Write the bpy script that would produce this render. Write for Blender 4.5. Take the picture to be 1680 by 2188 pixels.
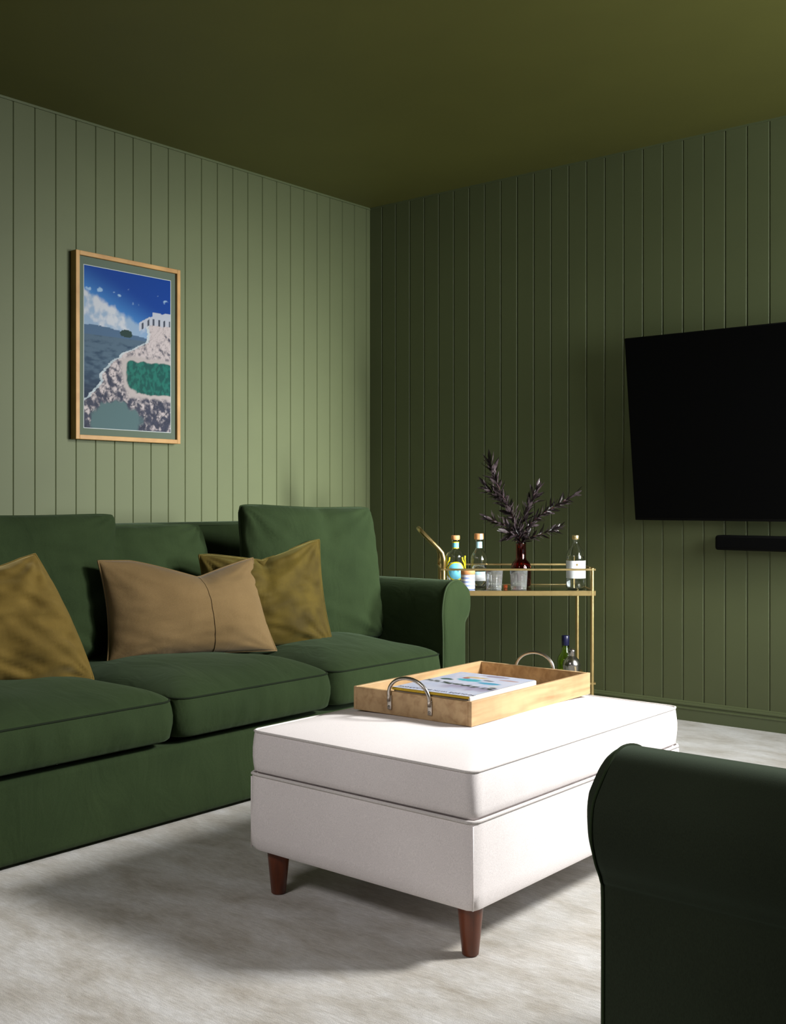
import bpy, bmesh, math, random
from mathutils import Vector, Matrix, noise

# ------------------------------------------------------------------ scene, camera, light
for o in list(bpy.data.objects): bpy.data.objects.remove(o, do_unlink=True)
S = bpy.context.scene
COL = S.collection
S.view_settings.view_transform = 'Standard'
S.view_settings.look = 'None'
S.view_settings.gamma = 1.0
S.view_settings.use_curve_mapping = False
S.view_settings.exposure = 0.0

cam = bpy.data.cameras.new('camera')
cam.sensor_fit = 'HORIZONTAL'; cam.sensor_width = 36.0
cam.lens = 2377.6 / 1680 * 36.0
cam.shift_y = -24.65 / 1680
cam.clip_start = 0.05
cam_o = bpy.data.objects.new('camera', cam); COL.objects.link(cam_o)
CAM = Vector((4.1201, -4.7370, 0.9971)); TH = 0.69510
cam_o.location = CAM
cam_o.rotation_euler = (math.pi / 2, 0, TH)
S.camera = cam_o
FW = Vector((-math.sin(TH), math.cos(TH), 0)); RT = Vector((math.cos(TH), math.sin(TH), 0))

W = bpy.data.worlds.new('world'); S.world = W; W.use_nodes = True
W.node_tree.nodes['Background'].inputs[0].default_value = (0.75, 0.85, 1.0, 1)
W.node_tree.nodes['Background'].inputs[1].default_value = 0.6

def area(name, loc, target, sx, sy, power, color=(1, 1, 1), spread=180):
    l = bpy.data.lights.new(name, 'AREA'); l.shape = 'RECTANGLE'; l.size = sx; l.size_y = sy
    l.energy = power; l.color = color; l.spread = math.radians(spread)
    o = bpy.data.objects.new(name, l); COL.objects.link(o); o.location = loc
    o.rotation_euler = (Vector(target) - Vector(loc)).to_track_quat('-Z', 'Y').to_euler()
    return o
KEY = area('window_daylight_upper', (4.55, -0.85, 2.45), (2.1, -2.35, 0.2), 0.6, 0.6, 73, (1.0, 0.99, 0.97), 98)
BEAM = area('window_daylight_low', (4.70, -0.26, 1.40), (0.0, -0.72, 1.00), 0.36, 0.8, 24, (0.97, 1.0, 0.97), 46)
FIL = area('window_daylight', (4.72, -1.30, 1.65), (2.2, -0.5, 2.2), 1.2, 1.3, 40, (0.95, 0.99, 1.0), 140)
BCK = area('rear_fill_light', (2.5, -5.4, 2.60), (2.45, -2.9, 0.15), 0.9, 0.9, 13, (1.0, 0.95, 0.96), 75)  # added fill from behind the camera for ottoman front and floor; no real lamp

# ------------------------------------------------------------------ helpers
ROOT = {}
def link(o): COL.objects.link(o); return o
def thing(name, label, cat, loc=(0, 0, 0), rotz=0.0, group=None):
    o = bpy.data.objects.new(name, None); link(o)
    o.empty_display_size = 0.05
    o.location = loc; o.rotation_euler = (0, 0, rotz)
    o['label'] = label; o['category'] = cat
    if group: o['group'] = group
    ROOT[o.name] = Matrix.Translation(Vector(loc)) @ Matrix.Rotation(rotz, 4, 'Z')
    return o
def obj(name, geo, m, parent=None, smooth=True, world=True, label=None, angle=None):
    """geo=(verts, faces[, colours]); verts are world coordinates unless world=False"""
    V, F = geo[0], geo[1]
    if parent is not None and world:
        inv = ROOT[parent.name].inverted(); V = [inv @ Vector(v) for v in V]
    me = bpy.data.meshes.new(name); me.from_pydata([tuple(v) for v in V], [], [tuple(f) for f in F]); me.update()
    bm = bmesh.new(); bm.from_mesh(me)
    bmesh.ops.remove_doubles(bm, verts=bm.verts, dist=1e-6)
    bmesh.ops.recalc_face_normals(bm, faces=bm.faces); bm.to_mesh(me); bm.free()
    if smooth:
        me.polygons.foreach_set('use_smooth', [True] * len(me.polygons))
        if angle: me.set_sharp_from_angle(angle=math.radians(angle))
    me.materials.append(m)
    o = bpy.data.objects.new(name, me); link(o)
    if parent is not None:
        o.parent = parent; ROOT[o.name] = ROOT[parent.name]
    else: ROOT[o.name] = Matrix.Identity(4)
    if label: o['label'] = label
    return o
def tag(o, label, cat, group=None):
    o['label'] = label; o['category'] = cat
    if group: o['group'] = group
    return o
def struct(o): o['kind'] = 'structure'; return o
def join(*gs):
    V = []; F = []
    for g in gs:
        n = len(V); V += [Vector(v) for v in g[0]]; F += [tuple(i + n for i in f) for f in g[1]]
    return V, F
def xf(g, M): return [M @ Vector(v) for v in g[0]], g[1]

def box(x0, x1, y0, y1, z0, z1, bev=0.0, seg=2):
    bm = bmesh.new()
    bmesh.ops.create_cube(bm, size=1)
    for v in bm.verts:
        v.co = Vector(((x0 + x1) / 2 + v.co.x * (x1 - x0), (y0 + y1) / 2 + v.co.y * (y1 - y0), (z0 + z1) / 2 + v.co.z * (z1 - z0)))
    if bev > 0: bmesh.ops.bevel(bm, geom=bm.edges[:], offset=bev, segments=seg, profile=0.5, affect='EDGES')
    bm.verts.ensure_lookup_table(); bm.verts.index_update()
    r = ([v.co.copy() for v in bm.verts], [tuple(v.index for v in f.verts) for f in bm.faces]); bm.free(); return r
def lathe(prof, seg=40, c=(0, 0, 0), cap=True, squash=None):
    V = []; F = []
    n = len(prof)
    for r, z in prof:
        for k in range(seg):
            a = 2 * math.pi * k / seg
            rr = r
            if squash: rr = r * squash(a, z)
            V.append(Vector((c[0] + rr * math.cos(a), c[1] + rr * math.sin(a), c[2] + z)))
    for i in range(n - 1):
        for k in range(seg):
            k2 = (k + 1) % seg
            F.append((i * seg + k, i * seg + k2, (i + 1) * seg + k2, (i + 1) * seg + k))
    if cap:
        F.append(tuple(range(seg))[::-1]); F.append(tuple((n - 1) * seg + k for k in range(seg)))
    return V, F
def tube(P, r, seg=10, closed=False, caps=True, flat=None):
    P = [Vector(p) for p in P]; n = len(P); V = []; F = []
    T = []
    for i in range(n):
        a = P[(i - 1) % n] if (closed or i > 0) else P[0]
        b = P[(i + 1) % n] if (closed or i < n - 1) else P[-1]
        t = (b - a); T.append(t.normalized() if t.length > 1e-9 else Vector((0, 0, 1)))
    up = Vector((0, 0, 1)) if abs(T[0].z) < 0.9 else Vector((0, 1, 0))
    nrm = (up - T[0] * up.dot(T[0])).normalized()
    for i in range(n):
        if i: 
            nrm = nrm - T[i] * nrm.dot(T[i])
            nrm = nrm.normalized()
        b = T[i].cross(nrm)
        rr = r[i] if isinstance(r, (list, tuple)) else r
        for k in range(seg):
            a = 2 * math.pi * k / seg
            V.append(P[i] + nrm * math.cos(a) * rr * (flat or 1) + b * math.sin(a) * rr)
    m = n if closed else n - 1
    for i in range(m):
        j = (i + 1) % n
        for k in range(seg):
            k2 = (k + 1) % seg
            F.append((i * seg + k, i * seg + k2, j * seg + k2, j * seg + k))
    if not closed and caps:
        F.append(tuple(range(seg))[::-1]); F.append(tuple((n - 1) * seg + k for k in range(seg)))
    return V, F
def catmull(P, per=8, closed=False):
    P = [Vector(p) for p in P]; n = len(P); out = []
    rng = range(n) if closed else range(n - 1)
    for i in rng:
        p1 = P[i]; p2 = P[(i + 1) % n]
        p0 = P[(i - 1) % n] if (closed or i > 0) else p1 * 2 - p2
        p3 = P[(i + 2) % n] if (closed or i < n - 2) else p2 * 2 - p1
        for k in range(per):
            t = k / per
            out.append(0.5 * ((2 * p1) + (p2 - p0) * t + (2 * p0 - 5 * p1 + 4 * p2 - p3) * t * t + (3 * p1 - p0 - 3 * p2 + p3) * t ** 3))
    if not closed: out.append(P[-1])
    return out

def outline(x0, x1, y0, y1, r, n=96):
    """rounded rectangle as n points, counter-clockwise"""
    cx, cy = (x0 + x1) / 2, (y0 + y1) / 2; hw, hh = (x1 - x0) / 2 - r, (y1 - y0) / 2 - r
    pts = []
    cs = [(hw, -hh, -90), (hw, hh, 0), (-hw, hh, 90), (-hw, -hh, 180)]
    q = 8
    for i, (ax, ay, a0) in enumerate(cs):
        for k in range(q + 1):
            a = math.radians(a0 + 90 * k / q)
            pts.append(Vector((cx + ax + r * math.cos(a), cy + ay + r * math.sin(a))))
    L = [0]
    for i in range(len(pts)): L.append(L[-1] + (pts[(i + 1) % len(pts)] - pts[i]).length)
    out = []; tot = L[-1]; j = 0
    for k in range(n):
        s = tot * k / n
        while L[j + 1] < s: j += 1
        f = (s - L[j]) / max(1e-9, L[j + 1] - L[j])
        out.append(pts[j].lerp(pts[(j + 1) % len(pts)], f))
    return out
def boxed(x0, x1, y0, y1, z0, ze, zc, r=0.04, bulge=0.008, n=160, p=2.6, wr=0.0, seed=0, under=0.0):
    """box cushion with a domed top; returns geometry and the seam loop"""
    O = outline(x0, x1, y0, y1, r, n); c = Vector(((x0 + x1) / 2, (y0 + y1) / 2))
    rings = []
    for s in (0.0, 0.5, 0.9, 0.985): rings.append(('s', s, z0 - under * (1 - s ** 3)))
    for t in (0.06, 0.2, 0.4, 0.6, 0.8, 0.94): rings.append(('b', t, z0 + (ze - z0) * t))
    rings.append(('e', 1.0, ze))
    for s in (0.99, 0.975, 0.95, 0.91, 0.86, 0.79, 0.70, 0.58, 0.45, 0.3, 0.15, 0.0): rings.append(('t', s, 0))
    V = []; F = []
    for kind, s, z in rings:
        for k, q in enumerate(O):
            d = q - c; nd = d.normalized()
            if kind == 's': P = c + d * s; zz = z
            elif kind == 'b':
                b = bulge * math.sin(math.pi * s)
                w = wr * (noise.noise(Vector((q.x * 18, q.y * 18 + seed, z * 4))) + .7 * noise.noise(Vector((q.x * 45, q.y * 45 + seed, z * 6)))) * math.sin(math.pi * s)
                P = q + nd * (b + w); zz = z
            elif kind == 'e': P = q; zz = ze
            else:
                P = c + d * s; zz = ze + (zc - ze) * (1 - s ** p) ** 0.75
                zz += wr * 1.2 * noise.noise(Vector((P.x * 5, P.y * 5 + seed, 1.3))) * (1 - s ** 4)
            V.append(Vector((P.x, P.y, zz)))
    m = len(rings)
    for i in range(m - 1):
        for k in range(n):
            k2 = (k + 1) % n
            F.append((i * n + k, i * n + k2, (i + 1) * n + k2, (i + 1) * n + k))
    seam = [Vector((q.x, q.y, ze)) for q in O]
    return (V, F), seam
PCOL = []
def pillow(BL, BR, TR, TL, t, k=0.05, e=0.55, chop=0.0, chopu=0.5, wr=0.004, seed=0, n=44, back=1.0, cr=0.0, sag=0.0, pk=2.2, cs=1.0, topk=None):
    """soft pillow spanned by four corner points; front faces BR-BL x TL-BL"""
    BL, BR, TR, TL = map(Vector, (BL, BR, TR, TL))
    N = ((BR - BL).cross(TL - BL)).normalized(); upv = ((TL + TR) - (BL + BR)).normalized()
    def base(a, b):
        kk = k if (b < 0 or topk is None) else topk
        a2 = a * (1 - k * (1 - b * b)); b2 = b * (1 - kk * (1 - a * a))
        if chop and b > 0:
            g = max(0.0, 1 - abs((a + 1) / 2 - chopu) / 0.42); g = g ** cs
            b2 -= chop * g * (b ** 1.5)
        if sag: b2 -= sag * (1 - a * a) * max(b, 0)
        if cr:
            q = 1 - cr * (abs(a * b)) ** 10 - cr * .4 * (abs(a * b)) ** 3; a2 *= q; b2 *= q
        u, v = (a2 + 1) / 2, (b2 + 1) / 2
        return BL * (1 - u) * (1 - v) + BR * u * (1 - v) + TR * u * v + TL * (1 - u) * v
    V = []; F = []; idx = {}
    def th(a, b): return ((1 - abs(a) ** pk) * (1 - abs(b) ** pk)) ** e
    for side in (1, -1):
        for i in range(n + 1):
            for j in range(n + 1):
                a = -1 + 2 * i / n; b = -1 + 2 * j / n
                a = math.sin(a * math.pi / 2) * 0.6 + a * 0.4; b = math.sin(b * math.pi / 2) * 0.6 + b * 0.4
                if side == -1 and (i in (0, n) or j in (0, n)):
                    idx[(-1, i, j)] = idx[(1, i, j)]; continue
                P = base(a, b)
                h = th(a, b) * t * (1 if side == 1 else back)
                w = 0.0
                for (ca, cb) in ((-1, -1), (1, -1), (1, 1), (-1, 1)):
                    da, db = a - ca, b - cb; rr = math.hypot(da, db)
                    if rr > 1e-4:
                        ang = math.atan2(db, da)
                        w += math.sin(ang * 14 + seed + ca * 2 + cb) * math.exp(-rr * 2.2) * min(1, rr * 5)
                if chop:
                    g = abs((a + 1) / 2 - chopu)
                    w -= 2.2 * math.exp(-(g / 0.05) ** 2) * max(0, b) ** 1.2
                w += 1.6 * noise.noise(Vector((a * 1.8 + seed, b * 1.8, seed * 0.7))) + 0.8 * noise.noise(Vector((a * 3.5 + seed, b * 6, seed))) + 0.55 * noise.noise(Vector((a * 4 + b * 7 + seed, b * 3 - a * 2, seed + 3)))
                h += w * wr * min(1.0, th(a, b) * 2)
                idx[(side, i, j)] = len(V); V.append(P + N * h * side)
    for side in (1, -1):
        for i in range(n):
            for j in range(n):
                f = (idx[(side, i, j)], idx[(side, i + 1, j)], idx[(side, i + 1, j + 1)], idx[(side, i, j + 1)])
                F.append(f if side == 1 else f[::-1])
    edge = [V[idx[(1, i, 0)]] for i in range(n)] + [V[idx[(1, n, j)]] for j in range(n)] + \
           [V[idx[(1, i, n)]] for i in range(n, 0, -1)] + [V[idx[(1, 0, j)]] for j in range(n, 0, -1)]
    PCOL.clear(); PCOL.extend([[V[idx[(1, i, j)]] for j in range(n + 1)] for i in range(n + 1)])
    return (V, F), edge, base

# ------------------------------------------------------------------ materials
def mat(name, col, rough=0.6, metal=0.0, **kw):
    m = bpy.data.materials.new(name); m.use_nodes = True
    b = m.node_tree.nodes['Principled BSDF']
    b.inputs['Base Color'].default_value = (*col, 1); b.inputs['Roughness'].default_value = rough
    b.inputs['Metallic'].default_value = metal
    for k, v in kw.items(): b.inputs[k.replace('_', ' ')].default_value = v
    return m
def N(m, t, **kw):
    n = m.node_tree.nodes.new(t)
    for k, v in kw.items():
        if k.startswith('i_'): n.inputs[k[2:].replace('_', ' ')].default_value = v
        else: setattr(n, k, v)
    return n
def LK(m, a, b): m.node_tree.links.new(a, b)
def bsdf(m): return m.node_tree.nodes['Principled BSDF']
def coords(m, scale=(1, 1, 1), kind='Object'):
    tc = N(m, 'ShaderNodeTexCoord'); mp = N(m, 'ShaderNodeMapping'); mp.inputs['Scale'].default_value = scale
    LK(m, tc.outputs[kind], mp.inputs['Vector']); return mp.outputs['Vector']
def ramp(m, fac, stops):
    r = N(m, 'ShaderNodeValToRGB'); e = r.color_ramp.elements
    while len(e) < len(stops): e.new(0.5)
    for q, (p, c) in zip(e, stops): q.position = p; q.color = (*c, 1)
    LK(m, fac, r.inputs['Fac']); return r.outputs['Color']
def bump(m, h, strength, dist, prev=None):
    b = N(m, 'ShaderNodeBump'); b.inputs['Strength'].default_value = strength; b.inputs['Distance'].default_value = dist
    LK(m, h, b.inputs['Height'])
    if prev: LK(m, prev, b.inputs['Normal'])
    return b.outputs['Normal']
def paint(name, col):
    m = mat(name, col, 0.62)
    n = N(m, 'ShaderNodeTexNoise', i_Scale=3.0, i_Detail=3.0); LK(m, coords(m), n.inputs['Vector'])
    c = ramp(m, n.outputs['Fac'], [(0.3, tuple(v * 0.96 for v in col)), (0.7, tuple(v * 1.04 for v in col))])
    LK(m, c, bsdf(m).inputs['Base Color'])
    f = N(m, 'ShaderNodeTexNoise', i_Scale=260.0, i_Detail=2.0); LK(m, coords(m), f.inputs['Vector'])
    LK(m, bump(m, f.outputs['Fac'], 0.08, 0.001), bsdf(m).inputs['Normal']); return m
def fabric(name, col, col2=None, rough=0.9, sheen=0.25, tint=None, weave=700, wb=0.25, fold=0.0, blot=4.0, mott=0.10):
    m = mat(name, col, rough); b = bsdf(m)
    b.inputs['Sheen Weight'].default_value = sheen; b.inputs['Sheen Roughness'].default_value = 0.45
    if tint: b.inputs['Sheen Tint'].default_value = (*tint, 1)
    b.inputs['Specular IOR Level'].default_value = 0.2
    v = coords(m)
    n = N(m, 'ShaderNodeTexNoise', i_Scale=blot, i_Detail=4.0); LK(m, v, n.inputs['Vector'])
    lo = tuple(x * (1 - mott) for x in col); hi = col2 or tuple(x * (1 + mott) for x in col)
    c1 = ramp(m, n.outputs['Fac'], [(0.3, lo), (0.7, hi)])
    f = N(m, 'ShaderNodeTexNoise', i_Scale=weave, i_Detail=2.0)
    LK(m, coords(m, (1, 1, 0.35)), f.inputs['Vector'])
    mx = N(m, 'ShaderNodeMix', data_type='RGBA', blend_type='MULTIPLY'); mx.inputs['Factor'].default_value = 0.35
    LK(m, c1, mx.inputs['A'])
    g = ramp(m, f.outputs['Fac'], [(0.3, (0.55, 0.55, 0.55)), (0.7, (1.25, 1.25, 1.25))]); LK(m, g, mx.inputs['B'])
    LK(m, mx.outputs['Result'], b.inputs['Base Color'])
    nn = bump(m, f.outputs['Fac'], wb, 0.0008)
    if fold:
        w = N(m, 'ShaderNodeTexNoise', i_Scale=5.0, i_Detail=3.0, i_Distortion=1.2); LK(m, coords(m, (1, 1.6, 1)), w.inputs['Vector'])
        nn = bump(m, w.outputs['Fac'], fold, 0.02, nn)
    LK(m, nn, b.inputs['Normal']); return m
def wood(name, c1, c2, scale=(1.5, 14, 14), rough=0.5, patch=0.35):
    m = mat(name, c1, rough)
    v = coords(m, scale)
    n = N(m, 'ShaderNodeTexNoise', i_Scale=3.0, i_Detail=5.0, i_Distortion=0.6); LK(m, v, n.inputs['Vector'])
    c = ramp(m, n.outputs['Fac'], [(0.3, c2), (0.55, c1), (0.75, tuple(x * 1.12 for x in c1))])
    p = N(m, 'ShaderNodeTexNoise', i_Scale=9.0, i_Detail=3.0); LK(m, coords(m), p.inputs['Vector'])
    mx = N(m, 'ShaderNodeMix', data_type='RGBA', blend_type='MULTIPLY'); mx.inputs['Factor'].default_value = patch
    LK(m, c, mx.inputs['A']); LK(m, ramp(m, p.outputs['Fac'], [(0.35, (0.6, 0.55, 0.5)), (0.6, (1.1, 1.1, 1.1))]), mx.inputs['B'])
    LK(m, mx.outputs['Result'], bsdf(m).inputs['Base Color'])
    LK(m, bump(m, n.outputs['Fac'], 0.1, 0.001), bsdf(m).inputs['Normal']); return m
def metal(name, col, rough=0.3):
    m = mat(name, col, rough, 1.0)
    n = N(m, 'ShaderNodeTexNoise', i_Scale=60.0, i_Detail=3.0); LK(m, coords(m), n.inputs['Vector'])
    r = N(m, 'ShaderNodeMapRange'); r.inputs['To Min'].default_value = rough * 0.8; r.inputs['To Max'].default_value = rough * 1.3
    LK(m, n.outputs['Fac'], r.inputs['Value']); LK(m, r.outputs['Result'], bsdf(m).inputs['Roughness']); return m
def glass(name, col=(1, 1, 1), rough=0.0, ior=1.45):
    m = mat(name, col, rough); b = bsdf(m)
    b.inputs['Transmission Weight'].default_value = 1.0; b.inputs['IOR'].default_value = ior
    n = N(m, 'ShaderNodeTexNoise', i_Scale=30.0); LK(m, coords(m), n.inputs['Vector'])
    LK(m, bump(m, n.outputs['Fac'], 0.05, 0.0006), b.inputs['Normal']); return m

PAINT = (0.094, 0.110, 0.046)
M_wall = paint('green_panel_paint', PAINT)
M_ceil = paint('green_ceiling_paint', (0.110, 0.110, 0.021))
M_skirt = paint('green_skirting_paint', (0.100, 0.120, 0.055)); bsdf(M_skirt).inputs['Roughness'].default_value = 0.42
M_sofa = fabric('green_sofa_cotton', (0.0180, 0.0330, 0.0095), (0.0240, 0.0410, 0.0125), sheen=0.10, tint=(0.55, 0.75, 0.5), fold=0.35, weave=600)
M_pipe = fabric('green_sofa_piping', (0.030, 0.048, 0.019), sheen=0.1, tint=(0.5, 0.7, 0.45))
M_seam = fabric('dark_green_seam', (0.008, 0.014, 0.005), sheen=0.0)
M_chair = fabric('dark_green_chair_cotton', (0.028, 0.037, 0.021), (0.036, 0.048, 0.027), sheen=0.35, tint=(0.5, 0.7, 0.5), weave=900, wb=0.15)
M_gold = fabric('ochre_velvet', (0.120, 0.078, 0.013), (0.160, 0.105, 0.020), rough=0.85, sheen=0.35, tint=(0.95, 0.75, 0.35), weave=900, wb=0.06, fold=0.12, blot=9, mott=0.15)
M_gold2 = fabric('olive_gold_velvet', (0.062, 0.042, 0.005), (0.105, 0.072, 0.008), rough=0.8, sheen=0.35, tint=(0.9, 0.8, 0.3), weave=900, wb=0.06, fold=0.15, blot=9, mott=0.2)
M_tan = fabric('tan_linen', (0.165, 0.105, 0.042), (0.200, 0.130, 0.056), sheen=0.12, weave=800, wb=0.4, fold=0.2)
M_ott = fabric('off_white_linen', (0.80, 0.745, 0.735), (0.84, 0.785, 0.775), rough=0.95, sheen=0.05, weave=1000, wb=0.25, mott=0.02)
M_ottpipe = fabric('off_white_piping', (0.66, 0.62, 0.60), sheen=0.1)
M_oak = wood('blond_tray_wood', (0.52, 0.35, 0.18), (0.38, 0.23, 0.105), scale=(14, 1.5, 14))
M_frame = wood('oak_picture_frame', (0.42, 0.235, 0.075), (0.33, 0.165, 0.048), scale=(14, 3, 3), patch=0.2)
M_leg = wood('dark_cherry_leg', (0.15, 0.036, 0.012), (0.085, 0.019, 0.007), scale=(14, 14, 1.5), rough=0.3, patch=0.2)
M_brass = metal('brushed_brass', (0.62, 0.46, 0.20), 0.32)
M_steel = metal('satin_steel', (0.42, 0.40, 0.38), 0.22)
M_iron = metal('tray_handle_metal', (0.50, 0.46, 0.41), 0.28)
M_glass = glass('clear_glass')
M_shelf = glass('shelf_glass', (0.92, 1.0, 0.95), 0.02)
M_cut = glass('cut_glass', (1, 1, 1), 0.10); bsdf(M_cut).inputs['Transmission Weight'].default_value = 0.93
M_red = glass('dark_ruby_glass', (0.42, 0.016, 0.008), 0.02, 1.5)
M_green = glass('green_bottle_glass', (0.66, 0.85, 0.25), 0.02)
M_yellow = mat('yellow_glass_paint', (0.85, 0.72, 0.02), 0.35)
M_blue = mat('sky_blue_label', (0.16, 0.58, 0.80), 0.5)
M_navy = mat('navy_capsule', (0.004, 0.005, 0.035), 0.35)
M_white = mat('white_label_paper', (0.80, 0.83, 0.86), 0.6)
M_pale = mat('pale_blue_label_paper', (0.42, 0.68, 0.78), 0.6)
M_cork = mat('orange_wood_stopper', (0.72, 0.33, 0.13), 0.6)
M_gcap = metal('gold_cap', (0.85, 0.66, 0.32), 0.3)
M_orange = mat('orange_plastic', (0.75, 0.14, 0.03), 0.5)
M_liq = glass('clear_liquid', (0.96, 1.0, 1.0), 0.0, 1.33)
M_screen = mat('switched_off_screen', (0.0015, 0.0015, 0.0016), 0.55); bsdf(M_screen).inputs['Specular IOR Level'].default_value = 0.05
M_black = mat('black_plastic', (0.003, 0.003, 0.003), 0.7); bsdf(M_black).inputs['Specular IOR Level'].default_value = 0.1
M_grille = mat('black_speaker_cloth', (0.002, 0.002, 0.002), 0.85); bsdf(M_grille).inputs['Specular IOR Level'].default_value = 0.05
M_cream = mat('book_page_edges', (0.34, 0.30, 0.24), 0.85)
M_mustard = mat('mustard_book_board', (0.55, 0.36, 0.015), 0.6)
M_spine = mat('pale_book_jacket', (0.62, 0.62, 0.59), 0.35)
M_spinetext = mat('yellow_spine_lettering', (0.36, 0.26, 0.05), 0.6)
M_covertext = mat('slate_cover_lettering', (0.10, 0.10, 0.13), 0.5)
M_mat = mat('sage_picture_mount', (0.080, 0.105, 0.075), 0.9)
M_bevel = mat('white_mount_bevel', (0.36, 0.39, 0.39), 0.8)
M_stem = mat('dark_red_stem', (0.06, 0.012, 0.012), 0.5)
M_leaf = mat('dark_plum_leaf', (0.030, 0.020, 0.023), 0.38)
nl = N(M_leaf, 'ShaderNodeTexNoise', i_Scale=40.0); LK(M_leaf, coords(M_leaf), nl.inputs['Vector'])
LK(M_leaf, ramp(M_leaf, nl.outputs['Fac'], [(0.4, (0.018, 0.011, 0.013)), (0.62, (0.055, 0.040, 0.044))]), bsdf(M_leaf).inputs['Base Color'])
# stripes on the candle jar: bands that run around the jar
M_jar = mat('striped_ceramic', (0.8, 0.8, 0.85), 0.35)
wv = N(M_jar, 'ShaderNodeTexWave', bands_direction='Z', i_Scale=19.0, i_Distortion=0.2); LK(M_jar, coords(M_jar), wv.inputs['Vector'])
LK(M_jar, ramp(M_jar, wv.outputs['Fac'], [(0.35, (0.30, 0.38, 0.72)), (0.5, (0.80, 0.70, 0.72)), (0.65, (0.85, 0.85, 0.88))]), bsdf(M_jar).inputs['Base Color'])
# carpet: silvery viscose pile with patchy nap and fine ribs
M_carpet = mat('silver_viscose_carpet', (0.5, 0.47, 0.43), 0.85)
b = bsdf(M_carpet); b.inputs['Sheen Weight'].default_value = 0.35; b.inputs['Specular IOR Level'].default_value = 0.25
n1 = N(M_carpet, 'ShaderNodeTexNoise', i_Scale=1.0, i_Detail=6.0, i_Roughness=0.68, i_Distortion=0.25); LK(M_carpet, coords(M_carpet, (4.0, 8.0, 1)), n1.inputs['Vector'])
n2 = N(M_carpet, 'ShaderNodeTexNoise', i_Scale=1.0, i_Detail=4.0); LK(M_carpet, coords(M_carpet, (30, 170, 1)), n2.inputs['Vector'])
n3 = N(M_carpet, 'ShaderNodeTexNoise', i_Scale=420.0, i_Detail=2.0); LK(M_carpet, coords(M_carpet), n3.inputs['Vector'])
c1 = ramp(M_carpet, n1.outputs['Fac'], [(0.30, (0.30, 0.265, 0.21)), (0.46, (0.44, 0.415, 0.375)), (0.64, (0.56, 0.55, 0.535))])
mx = N(M_carpet, 'ShaderNodeMix', data_type='RGBA', blend_type='MULTIPLY'); mx.inputs['Factor'].default_value = 0.45
LK(M_carpet, c1, mx.inputs['A']); LK(M_carpet, ramp(M_carpet, n2.outputs['Fac'], [(0.3, (0.62, 0.61, 0.58)), (0.7, (1.24, 1.24, 1.24))]), mx.inputs['B'])
mx2 = N(M_carpet, 'ShaderNodeMix', data_type='RGBA', blend_type='MULTIPLY'); mx2.inputs['Factor'].default_value = 0.5
LK(M_carpet, mx.outputs['Result'], mx2.inputs['A']); LK(M_carpet, ramp(M_carpet, n3.outputs['Fac'], [(0.3, (0.7, 0.7, 0.7)), (0.7, (1.25, 1.25, 1.25))]), mx2.inputs['B'])
LK(M_carpet, mx2.outputs['Result'], b.inputs['Base Color'])
LK(M_carpet, bump(M_carpet, n3.outputs['Fac'], 0.5, 0.003, bump(M_carpet, n2.outputs['Fac'], 0.25, 0.004)), b.inputs['Normal'])

def attr_mat(name, rough=0.4, coat=0.0):
    m = mat(name, (1, 1, 1), rough)
    a = N(m, 'ShaderNodeAttribute', attribute_name='print'); LK(m, a.outputs['Color'], bsdf(m).inputs['Base Color'])
    bsdf(m).inputs['Coat Weight'].default_value = coat; bsdf(m).inputs['Specular IOR Level'].default_value = 0.12; return m
def printed(name, m, parent, P00, P10, P11, P01, nu, nv, fn):
    """flat printed sheet: a grid whose faces carry the colours of the print"""
    P00, P10, P11, P01 = map(Vector, (P00, P10, P11, P01)); V = []; F = []
    for j in range(nv + 1):
        for i in range(nu + 1):
            u, v = i / nu, j / nv
            V.append(P00 * (1 - u) * (1 - v) + P10 * u * (1 - v) + P11 * u * v + P01 * (1 - u) * v)
    for j in range(nv):
        for i in range(nu): F.append((j * (nu + 1) + i, j * (nu + 1) + i + 1, (j + 1) * (nu + 1) + i + 1, (j + 1) * (nu + 1) + i))
    inv = ROOT[parent.name].inverted()
    me = bpy.data.meshes.new(name); me.from_pydata([tuple(inv @ v) for v in V], [], F); me.update()
    ca = me.color_attributes.new('print', 'FLOAT_COLOR', 'POINT')
    for j in range(nv + 1):
        for i in range(nu + 1): ca.data[j * (nu + 1) + i].color = (*fn(i / nu, j / nv), 1)
    me.materials.append(m); o = bpy.data.objects.new(name, me); link(o); o.parent = parent; ROOT[o.name] = ROOT[parent.name]; return o
def text_geo(s, size, spacing=1.0):
    cu = bpy.data.curves.new('lettering', 'FONT'); cu.body = s; cu.size = size; cu.space_character = spacing; cu.extrude = 0.0002
    cu.align_x = 'CENTER'; cu.align_y = 'CENTER'; cu.resolution_u = 3
    o = bpy.data.objects.new('lettering', cu); link(o)
    dg = bpy.context.evaluated_depsgraph_get(); me = bpy.data.meshes.new_from_object(o.evaluated_get(dg))
    g = ([v.co.copy() for v in me.vertices], [tuple(p.vertices) for p in me.polygons])
    bpy.data.objects.remove(o, do_unlink=True); bpy.data.meshes.remove(me); bpy.data.curves.remove(cu); return g

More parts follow.
